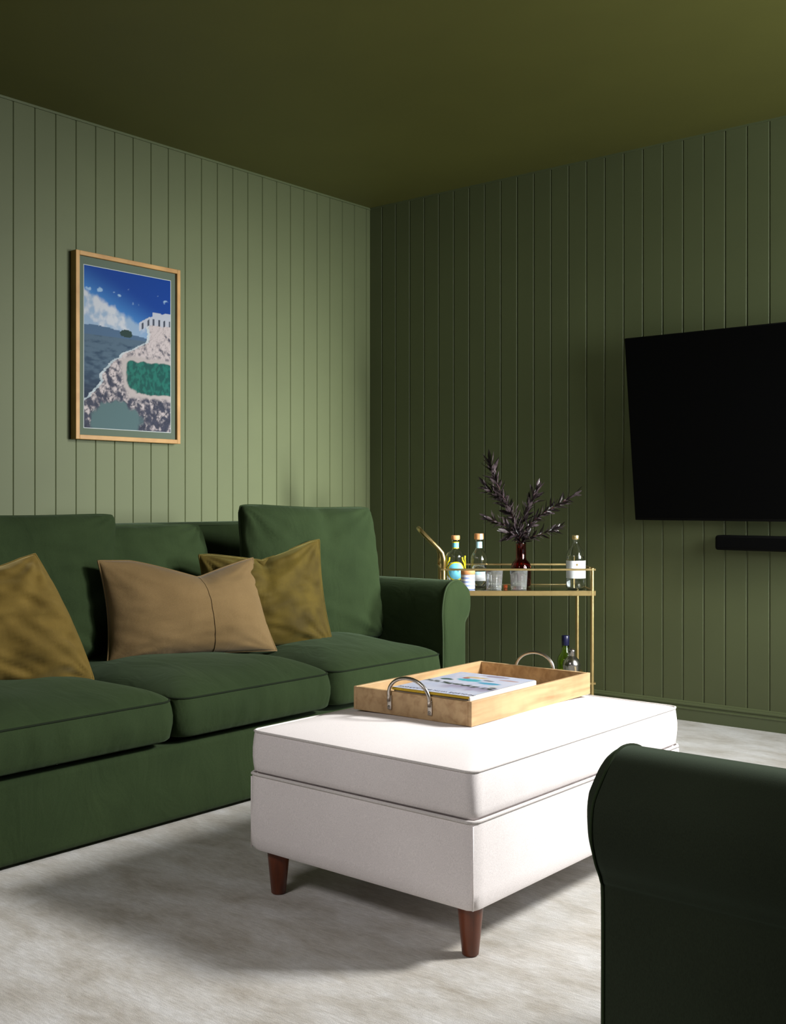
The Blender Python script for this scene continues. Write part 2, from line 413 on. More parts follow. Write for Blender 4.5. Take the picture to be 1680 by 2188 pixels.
# ------------------------------------------------------------------ room
H = 2.644; X1 = 4.78; Y0 = -6.6
struct(obj('floor', box(-0.02, X1, Y0, 0.02, -0.05, 0.0), M_carpet, smooth=False))
struct(obj('ceiling', box(-0.02, X1, Y0, 0.02, H, H + 0.05), M_ceil, smooth=False))
def panelled(a0, a1, first, step, z0, z1, place, gw=0.0045, gd=0.0045):
    """vertical lining boards with V joints, as one profile run along the wall"""
    pr = [(a0, 0.0)]; a = first
    while a < a1 - gw:
        if a > a0 + gw: pr += [(a - gw, 0.0), (a - gw * 0.35, -gd), (a + gw * 0.35, -gd), (a + gw, 0.0)]
        a += step
    pr.append((a1, 0.0)); V = []; F = []
    for (s, d) in pr: V += [place(s, d, z0), place(s, d, z1)]
    for i in range(len(pr) - 1): F.append((2 * i, 2 * i + 2, 2 * i + 3, 2 * i + 1))
    k = len(V); V += [place(a0, -0.06, z0), place(a1, -0.06, z0), place(a1, -0.06, z1), place(a0, -0.06, z1)]
    F += [(k, k + 1, k + 2, k + 3)]
    return V, F
struct(obj('wall_left', panelled(0.0, -Y0, 0.031, 0.1, 0, H, lambda s, d, z: Vector((d, -s, z))), M_wall, smooth=False))
struct(obj('wall_right', panelled(0.0, X1, 0.0896, 0.1, 0, H, lambda s, d, z: Vector((s, -d, z))), M_wall, smooth=False))
struct(obj('wall_rear', panelled(0.0, X1, 0.05, 0.1, 0, H, lambda s, d, z: Vector((s, Y0 + d, z))), M_wall, smooth=False))
# wall behind the armchair with the window that lights the room (out of frame)
wy0, wy1, wz0, wz1 = -2.45, -0.25, 0.35, 2.45
struct(obj('wall_east', join(box(X1, X1 + 0.1, Y0, wy0, 0, H), box(X1, X1 + 0.1, wy1, 0.0, 0, H), box(X1, X1 + 0.1, wy0, wy1, 0, wz0), box(X1, X1 + 0.1, wy0, wy1, wz1, H)), M_wall, smooth=False))
struct(obj('window_1', join(box(X1 + .02, X1 + .07, wy0, wy0 + .05, wz0, wz1), box(X1 + .02, X1 + .07, wy1 - .05, wy1, wz0, wz1), box(X1 + .02, X1 + .07, wy0, wy1, wz0, wz0 + .05), box(X1 + .02, X1 + .07, wy0, wy1, wz1 - .05, wz1), box(X1 + .02, X1 + .07, -1.375, -1.325, wz0, wz1)), M_skirt, smooth=False))
def skirting(place, a0, a1):
    pr = [(0, 0), (0.016, 0), (0.016, 0.050), (0.0185, 0.053), (0.0185, 0.057), (0.011, 0.061), (0.011, 0.066), (0.015, 0.070), (0.015, 0.075), (0.008, 0.080), (0.008, 0.083), (0.0, 0.088)]
    V = []; F = []
    for s in (a0, a1):
        for d, z in pr: V.append(place(s, d, z))
    n = len(pr)
    for i in range(n): F.append((i, (i + 1) % n, n + (i + 1) % n, n + i))
    F += [tuple(range(n)), tuple(range(2 * n - 1, n - 1, -1))]
    return V, F
struct(obj('baseboard_left', skirting(lambda s, d, z: Vector((d, -s, z)), 0, -Y0), M_skirt, smooth=False))
struct(obj('baseboard_right', skirting(lambda s, d, z: Vector((s, -d, z)), 0, X1), M_skirt, smooth=False))
struct(obj('trim_1', box(0, 0.006, Y0, 0, H - 0.010, H), M_skirt, smooth=False))
struct(obj('trim_2', box(0, X1, -0.006, 0, H - 0.008, H), M_skirt, smooth=False))

# ------------------------------------------------------------------ upholstered arms (shared by sofa and armchair)
def arm_profile(yi, yn, yo, zt, zm, zn, side):
    """(y,z) outline: inner face yi, neck yn, widest roll yo, top zt; side=+1 rolls towards +y"""
    yc = yi + (yn - yi) * 0.58
    pts = [(yi, 0.02), (yi, 0.25), (yi, 0.45), (yi - 0.004 * side, zm - 0.02), (yi + 0.012 * side, zt - 0.045),
           (yi + 0.040 * side, zt - 0.012), (yc, zt), (yc + 0.035 * side, zt - 0.008), (yo - 0.020 * side, zt - 0.040), (yo - 0.003 * side, zm + 0.025), (yo, zm - 0.012),
           (yo - 0.010 * side, zm - 0.045), (yn + 0.006 * side, zn + 0.012), (yn, zn - 0.02), (yn, 0.30), (yn, 0.15), (yn, 0.02)]
    return [(p.x, p.y) for p in catmull([Vector((a, b, 0)) for a, b in pts], 5)]
def prism(prof, x0, x1, nx=2, puff=0.0):
    V = []; F = []; n = len(prof); cy = sum(p[0] for p in prof) / n; cz = sum(p[1] for p in prof) / n
    for i in range(nx + 1):
        x = x0 + (x1 - x0) * i / nx
        for y, z in prof: V.append(Vector((x, y, z)))
    for i in range(nx):
        for k in range(n):
            k2 = (k + 1) % n; F.append((i * n + k, i * n + k2, (i + 1) * n + k2, (i + 1) * n + k))
    F += [tuple(range(n))[::-1], tuple(nx * n + k for k in range(n))]
    return V, F
def front_panel(prof, x, d, puff):
    """padded arm front: outline, then rings shrinking towards the middle line and swelling out"""
    n = len(prof); V = []; F = []
    half = n // 2
    mid = [((prof[k][0] + prof[n - 1 - k][0]) / 2, (prof[k][1] + prof[n - 1 - k][1]) / 2) for k in range(n)]
    rings = [(0.0, 0.0), (0.0, d * 0.8), (0.03, d + puff * .30), (0.09, d + puff * .65), (0.18, d + puff * .9), (0.30, d + puff)]
    for s, h in rings:
        for k in range(n):
            y = prof[k][0] + (mid[k][0] - prof[k][0]) * s; z = prof[k][1] + (mid[k][1] - prof[k][1]) * s
            V.append(Vector((x + h, y, z)))
    for i in range(len(rings) - 1):
        for k in range(n):
            k2 = (k + 1) % n; F.append((i * n + k, i * n + k2, (i + 1) * n + k2, (i + 1) * n + k))
    F += [tuple(range(n))[::-1], tuple((len(rings) - 1) * n + k for k in range(n))]
    return V, F
def make_arm(parent, prof, xb, xf_, m, sgn=1, pr=0.0042):
    """sgn=+1: front at +x"""
    d = 0.012 * sgn
    a = obj('arm', prism(prof, xb, xf_ - d, 6), m, parent, angle=50)
    obj('arm_front', front_panel(prof, xf_ - d, d, 0.010 * sgn), m, a, angle=60)
    obj('piping', tube([Vector((xf_ - d * 0.1, y, z)) for y, z in prof], pr, 8), M_pipe, a)
    return a

# ------------------------------------------------------------------ sofa along the left wall
sofa = thing('sofa', 'long dark green three-seat sofa with rolled arms standing along the left wall', 'sofa', (0.9, -2.22, 0))
def skirted(x0, x1, y0, y1, z1, z0=0.012):
    return box(x0, x1, y0, y1, z0, z1, 0.02, 3)
obj('base', skirted(0.36, 1.418, -3.25, -1.20, 0.246), M_sofa, sofa, angle=40)
obj('backrest', box(0.33, 0.56, -3.30, -1.08, 0.2, 0.905, 0.045, 5), M_sofa, sofa, angle=60)
obj('backrest_piping', tube([(0.545, -3.28, 0.25), (0.553, -3.285, 0.86), (0.545, -3.27, 0.893), (0.545, -2.2, 0.899), (0.545, -1.11, 0.895), (0.553, -1.095, 0.86), (0.55, -1.09, 0.25)], 0.005, 8), M_pipe, sofa)
pR = arm_profile(-1.205, -1.062, -1.026, 0.674, 0.575, 0.495, 1)
pL = arm_profile(-3.255, -3.398, -3.434, 0.674, 0.575, 0.495, -1)
make_arm(sofa, pR, 0.33, 1.435, M_sofa); make_arm(sofa, pL, 0.33, 1.435, M_sofa)
for i, (ya, yb) in enumerate(((-3.248, -2.556), (-2.546, -1.856), (-1.846, -1.212))):
    g, seam = boxed(0.56, 1.445, ya, yb, 0.268, 0.388, 0.462, r=0.055, bulge=0.012, wr=0.011, seed=i * 7.3, p=2.4)
    c = obj('seat_cushion', g, M_sofa, sofa)
    lo = [Vector((q.x, q.y, 0.272)) for q in seam]
    obj('piping', tube(seam, 0.0032, 8, closed=True), M_seam, c)
for i, (q, t, kw) in enumerate((
    (((0.80, -3.02, 0.43), (0.78, -2.35, 0.43), (0.700, -2.238, 0.950), (0.68, -3.0, 0.952)), 0.085, dict(seed=1.1, sag=0.02)),
    (((0.72, -2.44, 0.42), (0.76, -1.755, 0.42), (0.66, -1.800, 0.905), (0.60, -2.40, 0.905)), 0.070, dict(seed=4.4, sag=0.02)),
    (((0.93, -1.79, 0.43), (1.10, -1.175, 0.42), (1.00, -1.150, 0.972), (0.845, -1.765, 0.985)), 0.085, dict(seed=7.7, sag=0.015, chop=0.015, chopu=0.58)))):
    g, e, _ = pillow(*q, t, k=0.012, e=0.36, wr=0.009, pk=3.2, cr=0.026, **kw)
    c = obj('back_cushion', g, M_sofa, sofa)
    obj('piping', tube(e, 0.0036, 8, closed=True), M_sofa, c)

# ------------------------------------------------------------------ throw pillows
def throw(name, label, q, t, m, mp, group=None, **kw):
    c = sum((Vector(p) for p in q), Vector()) / 4
    th = thing(name, label, 'cushion', (c.x, c.y, min(p[2] for p in q)), 0, group)
    g, e, base = pillow(*q, t, **kw)
    obj('cover', g, m, th); obj('edge_seam', tube(e, 0.0035, 6, closed=True), mp, th)
    return th, base
throw('throw_pillow', 'square ochre velvet pillow slumped on the sofa at the left edge of the photo',
      ((1.00, -3.04, 0.435), (1.13, -2.635, 0.430), (1.0, -2.762, 0.828), (0.88, -3.13, 0.79)), 0.125, M_gold, M_gold, k=-0.07, e=0.55, wr=0.017, seed=2.0, topk=0.10, chop=0.10, chopu=0.45, back=0.6)
th, base = throw('throw_pillow', 'oblong tan linen pillow with a centre seam between the two velvet ones',
      ((0.895, -2.415, 0.430), (1.09, -1.790, 0.430), (0.975, -1.805, 0.778), (0.870, -2.435, 0.788)), 0.110, M_tan, M_tan, k=0.06, e=0.55, wr=0.0045, back=0.35, seed=5.0, chop=0.37, chopu=0.60, topk=0.02, cs=1.25)
obj('centre_seam', tube([p + Vector((.0015, -.0005, 0)) for p in PCOL[25][1:-1]], 0.0013, 6), M_tan, th)
throw('throw_pillow', 'square olive gold velvet pillow with a dented top behind the tan linen pillow',
      ((0.90, -1.99, 0.430), (1.155, -1.545, 0.428), (1.045, -1.510, 0.840), (0.86, -1.975, 0.790)), 0.080, M_gold2, M_gold2, k=0.06, e=0.5, wr=0.016, seed=8.0, back=0.4, chop=0.22, chopu=0.50, cs=1.1, topk=0.04)

# ------------------------------------------------------------------ armchair in the right foreground
chair = thing('armchair', 'dark green armchair with a rolled arm in the right foreground', 'armchair', (3.9, -3.0, 0))
p1 = arm_profile(-3.335, -3.482, -3.512, 0.676, 0.588, 0.505, -1)
p2 = arm_profile(-2.585, -2.438, -2.408, 0.676, 0.588, 0.505, 1)
a1 = make_arm(chair, p1, 4.36, 3.42, M_chair, -1, 0.0022); make_arm(chair, p2, 4.36, 3.42, M_chair, -1)
obj('seam', join(tube([(3.436, -3.4845, 0.524), (3.7, -3.4845, 0.523), (4.34, -3.4845, 0.521)], 0.0022, 6), tube([(3.55, -3.4845, 0.516), (4.34, -3.4845, 0.513)], 0.0012, 6)), M_seam, a1)
obj('base', skirted(3.44, 4.36, -3.335, -2.585, 0.262), M_chair, chair, angle=40)
obj('backrest', box(4.16, 4.40, -3.40, -2.52, 0.2, 0.86, 0.05, 5), M_chair, chair, angle=60)
g, seam = boxed(3.415, 4.18, -3.33, -2.59, 0.268, 0.388, 0.455, r=0.055, bulge=0.012)
c = obj('seat_cushion', g, M_chair, chair); obj('piping', tube(seam, 0.0045, 8, closed=True), M_pipe, c)

# ------------------------------------------------------------------ ottoman
ott = thing('ottoman', 'large off-white linen storage ottoman on four dark wooden legs in the middle of the room', 'ottoman', (2.38, -2.30, 0))
ox0, ox1, oy0, oy1 = 2.038, 2.734, -2.808, -1.812
g, s1 = boxed(ox0, ox1, oy0, oy1, 0.116, 0.306, 0.3075, r=0.018, bulge=0.003, n=200, wr=0.001)
bd = obj('body', g, M_ott, ott, angle=50)
g, s2 = boxed(ox0 + .004, ox1 - .004, oy0 + .004, oy1 - .004, 0.310, 0.414, 0.436, r=0.02, bulge=0.006, n=200, wr=0.0015, p=3.5)
ld = obj('lid', g, M_ott, ott, angle=60)
obj('piping', tube([q + Vector((0, 0, 0.001)) for q in s2], 0.0034, 8, closed=True), M_ottpipe, ld)
obj('piping', tube([Vector((q.x, q.y, 0.3085)) for q in s1], 0.0042, 8, closed=True), M_ottpipe, bd)
for (cx, cy) in ((ox1, oy0), (ox0, oy0), (ox1, oy1), (ox0, oy1)):
    obj('body_seam', tube([(cx + (-.004 if cx == ox1 else .004), cy + (.004 if cy == oy0 else -.004), z) for z in (.12, .2, .3)], 0.0022, 6), M_ott, bd)
for (lx, ly) in ((2.686, -2.752), (2.086, -2.752), (2.686, -1.868), (2.086, -1.868)):
    g = lathe([(0.0, 0.0), (0.0165, 0.0), (0.0185, 0.002), (0.030, 0.118)], 32, (lx, ly, 0.001))
    obj('leg', g, M_leg, ott, angle=40)

# ------------------------------------------------------------------ tray and book
TZ = 0.4355
tray = thing('serving_tray', 'blond wooden serving tray with two arched metal handles resting on the ottoman', 'tray', (2.305, -2.196, TZ), math.radians(1.2))
def T(x, y, z): return (x, y, z)
tw, tl, th_, tk = 0.1925, 0.303, 0.062, 0.011
obj('bottom_panel', box(-tw + .006, tw - .006, -tl + .006, tl - .006, 0.001, 0.014), M_oak, tray, smooth=False, world=False)
for (a, b_, c_, d_) in ((-tw, -tw + tk, -tl, tl), (tw - tk, tw, -tl, tl)):
    obj('side_panel', box(a, b_, c_, d_, 0, th_, 0.0015, 2), M_oak, tray, smooth=False, world=False)
for (c_, d_) in ((-tl, -tl + tk), (tl - tk, tl)):
    obj('end_panel', box(-tw + tk, tw - tk, c_, d_, 0, th_ - 0.0005, 0.0015, 2), M_oak, tray, smooth=False, world=False)
for sgn in (-1, 1):
    yy = sgn * (tl + 0.006); hw = 0.066; P = []
    P += [Vector((-hw, yy, 0.036)), Vector((-hw, yy, 0.050))]
    for k in range(0, 25):
        a = math.pi * (1 - k / 24); P.append(Vector((hw * math.cos(a), yy + sgn * 0.006 * math.sin(a), 0.054 + 0.049 * math.sin(a))))
    P += [Vector((hw, yy, 0.050)), Vector((hw, yy, 0.036))]
    h = obj('handle', tube(P, 0.0048, 12), M_iron, tray, world=False)
    for hx in (-hw, hw):
        obj('handle_plate', box(hx - .007, hx + .007, min(sgn * tl, sgn * (tl + .005)), max(sgn * tl, sgn * (tl + .005)), 0.014, 0.052, 0.0018, 2), M_iron, h, world=False, angle=40)
        obj('rivet', xf(lathe([(0.0, 0), (0.0038, 0), (0.0030, 0.0022), (0, 0.003)], 16), Matrix.Translation((hx, sgn * (tl + .0045), 0.022)) @ Matrix.Rotation(-sgn * math.pi / 2, 4, 'X')), M_steel, h, world=False)

bk = thing('book', 'thick coffee-table book with a pale poolside photo cover lying in the wooden tray', 'book', (2.365, -2.330, TZ + 0.0145), math.radians(2.0))
bw, bl, bh = 0.122, 0.162, 0.058
obj('pages', box(-bw + .002, bw - .006, -bl + .005, bl - .005, 0.003, bh - .003), M_cream, bk, smooth=False, world=False)
obj('back_board', box(-bw - .002, bw, -bl, bl, 0, 0.003, .001, 1), M_mustard, bk, smooth=False, world=False)
obj('front_board', box(-bw - .002, bw, -bl, bl, bh - .007, bh, .002, 2), M_mustard, bk, smooth=False, world=False)
sp = obj('spine', box(bw - .005, bw + .0015, -bl, bl, 0, bh, .003, 3), M_spine, bk, smooth=True, angle=40, world=False)
def smooth(a, b, x): t = min(1, max(0, (x - a) / (b - a))); return t * t * (3 - 2 * t)
def mixc(a, b, t): return tuple(x + (y - x) * t for x, y in zip(a, b))
def fbm(x, y, s=0.0, o=4):
    v = 0; a = 0.5
    for _ in range(o): v += a * noise.noise(Vector((x, y, s))); x *= 2.1; y *= 2.1; a *= 0.5
    return v
def cover(u, v):
    # u along the width (spine at u=1), v from the lettered end (0) to the far end (1)
    n = fbm(u * 6, v * 5, 3.0); c = mixc((0.62, 0.68, 0.86), (0.74, 0.76, 0.88), smooth(-.3, .3, n))
    c = mixc(c, (0.42, 0.38, 0.52), smooth(0.18, 0.34, v + n * .15) * (1 - smooth(0.36, 0.46, v)) * smooth(.25, .5, u))
    band = abs(v - (0.47 - 0.10 * u) - 0.05 * fbm(u * 9, 1.0, 5.0))
    c = mixc(c, (0.05, 0.07, 0.05), (1 - smooth(0.015, 0.055, band)) * smooth(-.15, .1, fbm(u * 16, v * 12, 9.0) + .05))
    for (cu, cv, a, b_, col) in ((.42, .66, .17, .07, (0.10, 0.50, 0.60)), (.72, .60, .15, .05, (0.12, 0.42, 0.62)), (.40, .80, .16, .035, (0.72, 0.55, 0.30)), (.17, .60, .09, .04, (0.06, 0.12, 0.09)), (.30, .74, .05, .03, (.45, .10, .05)), (.80, .82, .14, .03, (.58, .40, .38)), (.55, .93, .2, .04, (.40, .35, .45)), (.88, .50, .07, .05, (.70, .72, .74)), (.92, .44, .05, .02, (.03, .04, .03)), (.62, .72, .09, .018, (.05, .06, .06))):
        d = math.hypot((u - cu) / a, (v - cv) / b_) + 0.5 * fbm(u * 12 + cu, v * 12, 2.0)
        c = mixc(c, col, 1 - smooth(0.75, 1.05, d))
    return tuple(x * 0.66 for x in c)
printed('cover', attr_mat('printed_book_jacket', 0.4, 0.1), bk, *[ROOT[bk.name] @ Vector(p) for p in ((-bw - .001, -bl + .001, bh + .0004), (bw - .002, -bl + .001, bh + .0004), (bw - .002, bl - .001, bh + .0004), (-bw - .001, bl - .001, bh + .0004))], 90, 110, cover)
g = text_geo('POOLSIDE WITH SLIM AARONS', 0.0155, 1.12)
obj('title_lettering', xf(g, Matrix.Translation((0.004, -bl + .022, bh + .0008)) @ Matrix.Rotation(math.pi, 4, 'Z')), M_covertext, bk, smooth=False, world=False)
g = text_geo('POOLSIDE WITH SLIM AARONS', 0.0185, 1.15)
obj('spine_lettering', xf(g, Matrix.Translation((bw + .0019, -0.02, bh * .60)) @ Matrix.Rotation(math.pi / 2, 4, 'Z') @ Matrix.Rotation(math.pi / 2, 4, 'X')), M_spinetext, sp, smooth=False, world=False)

# ------------------------------------------------------------------ framed picture on the left wall
pic = thing('framed_picture', 'oak framed picture of a rocky seaside cove under a blue sky on the left wall', 'picture', (0.0, -1.677, 1.262))
fy0, fy1, fz0, fz1, fw = -1.960, -1.394, 1.260, 2.068, 0.019
def bar(y0, y1, z0, z1): return box(0.004, 0.045, y0, y1, z0, z1, 0.0012, 1)
obj('frame', join(bar(fy0, fy0 + fw, fz0, fz1), bar(fy1 - fw, fy1, fz0, fz1), bar(fy0 + fw, fy1 - fw, fz0, fz0 + fw), bar(fy0 + fw, fy1 - fw, fz1 - fw, fz1)), M_frame, pic, smooth=False)
obj('backing_board', box(0.005, 0.028, fy0 + .01, fy1 - .01, fz0 + .01, fz1 - .01), M_black, pic, smooth=False)
obj('mount', box(0.028, 0.031, fy0 + fw, fy1 - fw, fz0 + fw, fz1 - fw), M_mat, pic, smooth=False)
ay0, ay1, az0, az1 = fy0 + .049, fy1 - .049, fz0 + .052, fz1 - .056
obj('mount_bevel', box(0.0310, 0.0316, ay0 - .003, ay1 + .003, az0 - .003, az1 + .003), M_bevel, pic, smooth=False)
def art(u, v):
    # generic seaside cove: sky, cloud, headland, sea on the left, pale rock and a green inlet on the right
    sky = mixc((0.10, 0.38, 0.78), (0.002, 0.05, 0.30), smooth(0.0, 0.8, (v - .64) * 1.9 + u * .55))
    edge = 0.875 - 0.27 * u + 0.05 * fbm(u * 6 + 1, v * 5, 4.0) + 0.03 * fbm(u * 16, v * 14, 2.0)
    sky = mixc(sky, mixc((0.30, 0.42, 0.58), (0.60, 0.62, 0.68), smooth(-.15, .2, fbm(u * 8, v * 11, 6.0) + (v - .72))), smooth(0.0, .035, edge - v) * (1 - .5 * smooth(.5, .9, u)))
    sky = mixc(sky, (0.40, 0.58, 0.78), 0.8 * smooth(.22, .34, fbm(u * 9, v * 18, 8.0) - abs(v - .86) * 3))
    c = sky
    hz = 0.600
    if v < hz + 0.020 * (1 + math.sin(u * 5 + 1)) * (u < 0.62) + .008 * fbm(u * 9, 0, 1): c = (0.075, 0.14, 0.24)
    if v < hz - .02:
        n = fbm(u * 9, v * 40, 2.0); c = mixc((0.030, 0.065, 0.115), (0.085, 0.14, 0.20), smooth(-.2, .3, n + (v - .3)))
        c = mixc(c, (0.015, 0.022, 0.05), smooth(0.40, 0.10, v))
    # rocky land: boundary wanders
    e = 0.34 + 0.18 * math.sin(v * 9 + 2.2) - 0.55 * smooth(.30, .02, v) + 0.10 * fbm(v * 9, 2.0, 3.0, 3) + 0.20 * smooth(.42, .60, v) + 0.05 * fbm(v * 34, 5.0, 1.0, 4)
    top = 0.60 + 0.10 * smooth(.45, .80, u) + 0.02 * fbm(u * 14, 1, 6)
    if u > e and v < top:
        n = fbm(u * 17 + v * 9, v * 22, 7.0, 5); r = abs(fbm(u * 14 + 3, v * 22 - u * 9, 1.0, 5))
        c = mixc((0.05, 0.055, 0.09), (0.60, 0.52, 0.52), smooth(-.20, .20, n + .7 * (v - .30)))
        c = mixc(c, (0.03, 0.035, 0.06), (1 - smooth(.0, .07, r)) * (.35 + .65 * smooth(.55, .25, v)))
        if u < e + .03: c = mixc(c, (.55, .65, .70), .7)
    # soft green inlet and pale sand
    d = max(abs(u - .84 + (v - .345) * .5) / .33, abs(v - .335) / .105) * .75 + .25 * math.hypot((u - .80) / .34, (v - .345) / .135) + .30 * fbm(u * 7, v * 7, 5.0)
    if v < top and u > e: c = mixc(c, (0.50, 0.44, 0.43), (1 - smooth(1.12, 1.32, d)))
    c = mixc(c, mixc((0.005, 0.085, 0.075), (0.012, 0.16, 0.125), smooth(-.1, .2, fbm(u * 30, v * 30, 2.2))), 1 - smooth(.95, 1.03, d))
    # pale blocks and dark trees on the headland
    if u > .62 and top - .01 < v < top + .045 + .03 * (u > .78): c = (0.50, 0.52, 0.60) if (int(u * 46) % 3 or v > top + .03) else (.06, .07, .10)
    if math.hypot((u - .47) / .07, (v - .612) / .024) + .5 * fbm(u * 20, v * 20, 1) < 1: c = (0.02, 0.05, 0.045)
    # shallow terrace at the foot
    d = math.hypot((u - .36) / .30, (v - .06) / .11) + .55 * fbm(u * 9, v * 9, 3.3); c = mixc(c, (0.09, 0.16, 0.17), 1 - smooth(.9, 1.1, d))
    return tuple(max(0, x) * 0.62 for x in c)
printed('print', attr_mat('glossy_photo_print', 0.5, 0.0), pic, (0.0319, ay0, az0), (0.0319, ay1, az0), (0.0319, ay1, az1), (0.0319, ay0, az1), 130, 210, art)

# ------------------------------------------------------------------ television and soundbar on the right wall
tv = thing('television', 'large black flat television tilted forward on the right wall', 'television', (2.43, 0, 0.9))
tz0, tz1 = 0.905, 1.735
tilt = math.atan2(0.105, 0.826)
MT = Matrix.Translation((1.700, -0.098, 0.907)) @ Matrix.Rotation(tilt, 4, 'X')
hT = 0.829
bdy = obj('housing', xf(box(0, 1.45, 0.0, 0.038, 0, hT, 0.004, 2), MT), M_black, tv, angle=40)
obj('screen', xf(box(0.006, 1.444, -0.0015, 0.001, 0.012, hT - 0.006), MT), M_screen, tv, smooth=False)
obj('wall_bracket', join(box(2.22, 2.62, -0.03, -0.001, 1.05, 1.50, .003, 1), box(2.28, 2.33, -0.075, -0.03, 1.10, 1.30, .003, 1), box(2.51, 2.56, -0.075, -0.03, 1.10, 1.30, .003, 1)), M_black, tv, smooth=False)
sb = thing('soundbar', 'slim black soundbar mounted on the right wall under the television', 'soundbar', (2.52, 0, 0.78))
g = box(2.077, 2.98, -0.085, -0.012, 0.780, 0.845, 0.012, 3)
obj('casing', g, M_black, sb, angle=40)
obj('speaker_grille', box(2.09, 2.967, -0.0865, -0.08, 0.790, 0.836, 0.0006, 1), M_grille, sb, smooth=False)
obj('mounting_bracket', box(2.4, 2.65, -0.013, -0.0005, 0.79, 0.84), M_black, sb, smooth=False)

# ------------------------------------------------------------------ bar cart (stands across the corner)
# local frame: x to the right along the cart, y away from the camera side
yaw = TH
def cp(r, d, z=0.0): p = CAM + FW * d + RT * r; return Vector((p.x, p.y, z))
o0 = cp(0.545, 5.045)
cart = thing('bar_cart', 'gold metal bar cart with glass shelves standing across the corner behind the sofa arm', 'bar cart', (o0.x, o0.y, 0), yaw)
cx0, cx1, cy0, cy1 = -0.325, 0.323, -0.195, 0.195
SH = 0.604
def ringbar(z0, z1, x0, x1, y0, y1, t):
    return join(box(x0, x1, y0, y0 + t, z0, z1, .001, 1), box(x0, x1, y1 - t, y1, z0, z1, .001, 1), box(x0, x0 + t, y0 + t, y1 - t, z0, z1, .001, 1), box(x1 - t, x1, y0 + t, y1 - t, z0, z1, .001, 1))
for z in (SH - .022, 0.118):
    f = obj('shelf_rim', ringbar(z, z + .022, cx0 - .012, cx1 + .015, cy0 - .008, cy1 + .008, .012), M_brass, cart, smooth=False, world=False)
    obj('glass_shelf', box(cx0 + .0005, cx1 + .0025, cy0 + .0045, cy1 - .0045, z + .013, z + .020), M_shelf, f, smooth=False, world=False)
for z in (0.696, 0.200):
    obj('gallery_rail', ringbar(z - .0045, z + .0045, cx0 - .012, cx1 + .015, cy0 - .008, cy1 + .008, .009), M_brass, cart, smooth=False, world=False)
for (px, py) in ((cx0, cy0), (cx1, cy0), (cx0, cy1), (cx1, cy1)):
    post = obj('post', join(tube([(px, py, 0.060), (px, py, 0.702)], 0.0085, 16), lathe([(0, 0), (.0075, 0), (.0085, .003), (.005, .006), (0, .007)], 16, (px, py, .700))), M_brass, cart, world=False, angle=40)
    w = obj('wheel', xf(lathe([(0.010, -.010), (0.026, -.010), (0.028, -.006), (0.028, .006), (0.026, .010), (0.010, .010)], 28), Matrix.Translation((px, py, .0290)) @ Matrix.Rotation(math.pi / 2, 4, 'Y')), M_black, cart, world=False, angle=40)
    obj('fork', join(box(px - .015, px - .011, py - .008, py + .008, .024, .066), box(px + .011, px + .015, py - .008, py + .008, .024, .066), box(px - .015, px + .015, py - .008, py + .008, .058, .066)), M_brass, w, smooth=False, world=False)
hy0, hy1 = cy0, cy1
HP = [Vector((cx0, hy0, .700)), Vector((cx0, hy0, .745)), Vector((cx0 - .006, hy0, .768)), Vector((cx0 - .020, hy0, .785)), Vector((cx0 - .094, hy0, .860)), Vector((cx0 - .100, hy0 + .015, .866)),
      Vector((cx0 - .101, hy0 + .05, .867)), Vector((cx0 - .101, hy1 - .05, .867)), Vector((cx0 - .100, hy1 - .015, .866)), Vector((cx0 - .094, hy1, .860)), Vector((cx0 - .020, hy1, .785)), Vector((cx0 - .006, hy1, .768)), Vector((cx0, hy1, .745)), Vector((cx0, hy1, .700))]
obj('push_handle', tube(HP, 0.0105, 14), M_brass, cart, world=False)

# things on the cart; sz = shelf surface
SZ = SH - .0012
LZ = 0.1392
def at(r, d, z): p = cp(r, d); return (p.x, p.y, z)
def wall_lathe(outer, t=0.0022, seg=48, c=(0, 0, 0), squash=None):
    """hollow glass: outer profile up, inner profile back down"""
    inner = [(max(r - t, 0.0), z + (t if i == 0 else 0)) for i, (r, z) in enumerate(outer)]
    prof = [(0.0, outer[0][1])] + outer + inner[::-1] + [(0.0, outer[0][1] + t * 2)]
    return lathe(prof, seg, c, cap=False, squash=squash)
def label_patch(r, z0, z1, a0, a1, off=0.0006, n=18):
    V = []; F = []
    for k in range(n + 1):
        a = a0 + (a1 - a0) * k / n
        V += [Vector((( r + off) * math.cos(a), (r + off) * math.sin(a), z0)), Vector(((r + off) * math.cos(a), (r + off) * math.sin(a), z1))]
    for k in range(n): F.append((2 * k, 2 * k + 2, 2 * k + 3, 2 * k + 1))
    return V, F
FR = -math.pi / 2     # towards the camera in a thing's own frame

# lemon gin style bottle: clear with yellow lines and a round blue label
t = thing('gin_bottle', 'clear bottle with yellow bands and a round blue label on the bar cart', 'bottle', at(0.287, 5.11, SZ), yaw)
pr = [(.040, 0), (.0435, .003), (.0440, .010), (.0440, .135), (.0425, .146), (.034, .158), (.020, .166), (.0155, .174), (.0150, .205), (.0175, .207), (.0175, .213), (.0150, .214)]
bt = obj('bottle_glass', wall_lathe(pr, .003), M_glass, t, world=False)
obj('spirit', lathe([(0.0, .006), (.0405, .006), (.0408, .110), (0, .110)], 48, cap=False), M_liq, t, world=False)
obj('neck_band', label_patch(.0152, .176, .203, 0, 2 * math.pi, n=32), M_blue, bt, world=False)
for zz in (.174, .200): obj('neck_band_edge', label_patch(.0154, zz, zz + .0045, 0, 2 * math.pi, n=32), M_yellow, bt, world=False)
obj('stopper', lathe([(0, 0), (.0185, 0), (.0200, .004), (.0200, .018), (.0188, .020), (0, .020)], 32, (0, 0, .214), cap=False), M_cork, t, world=False, angle=40)
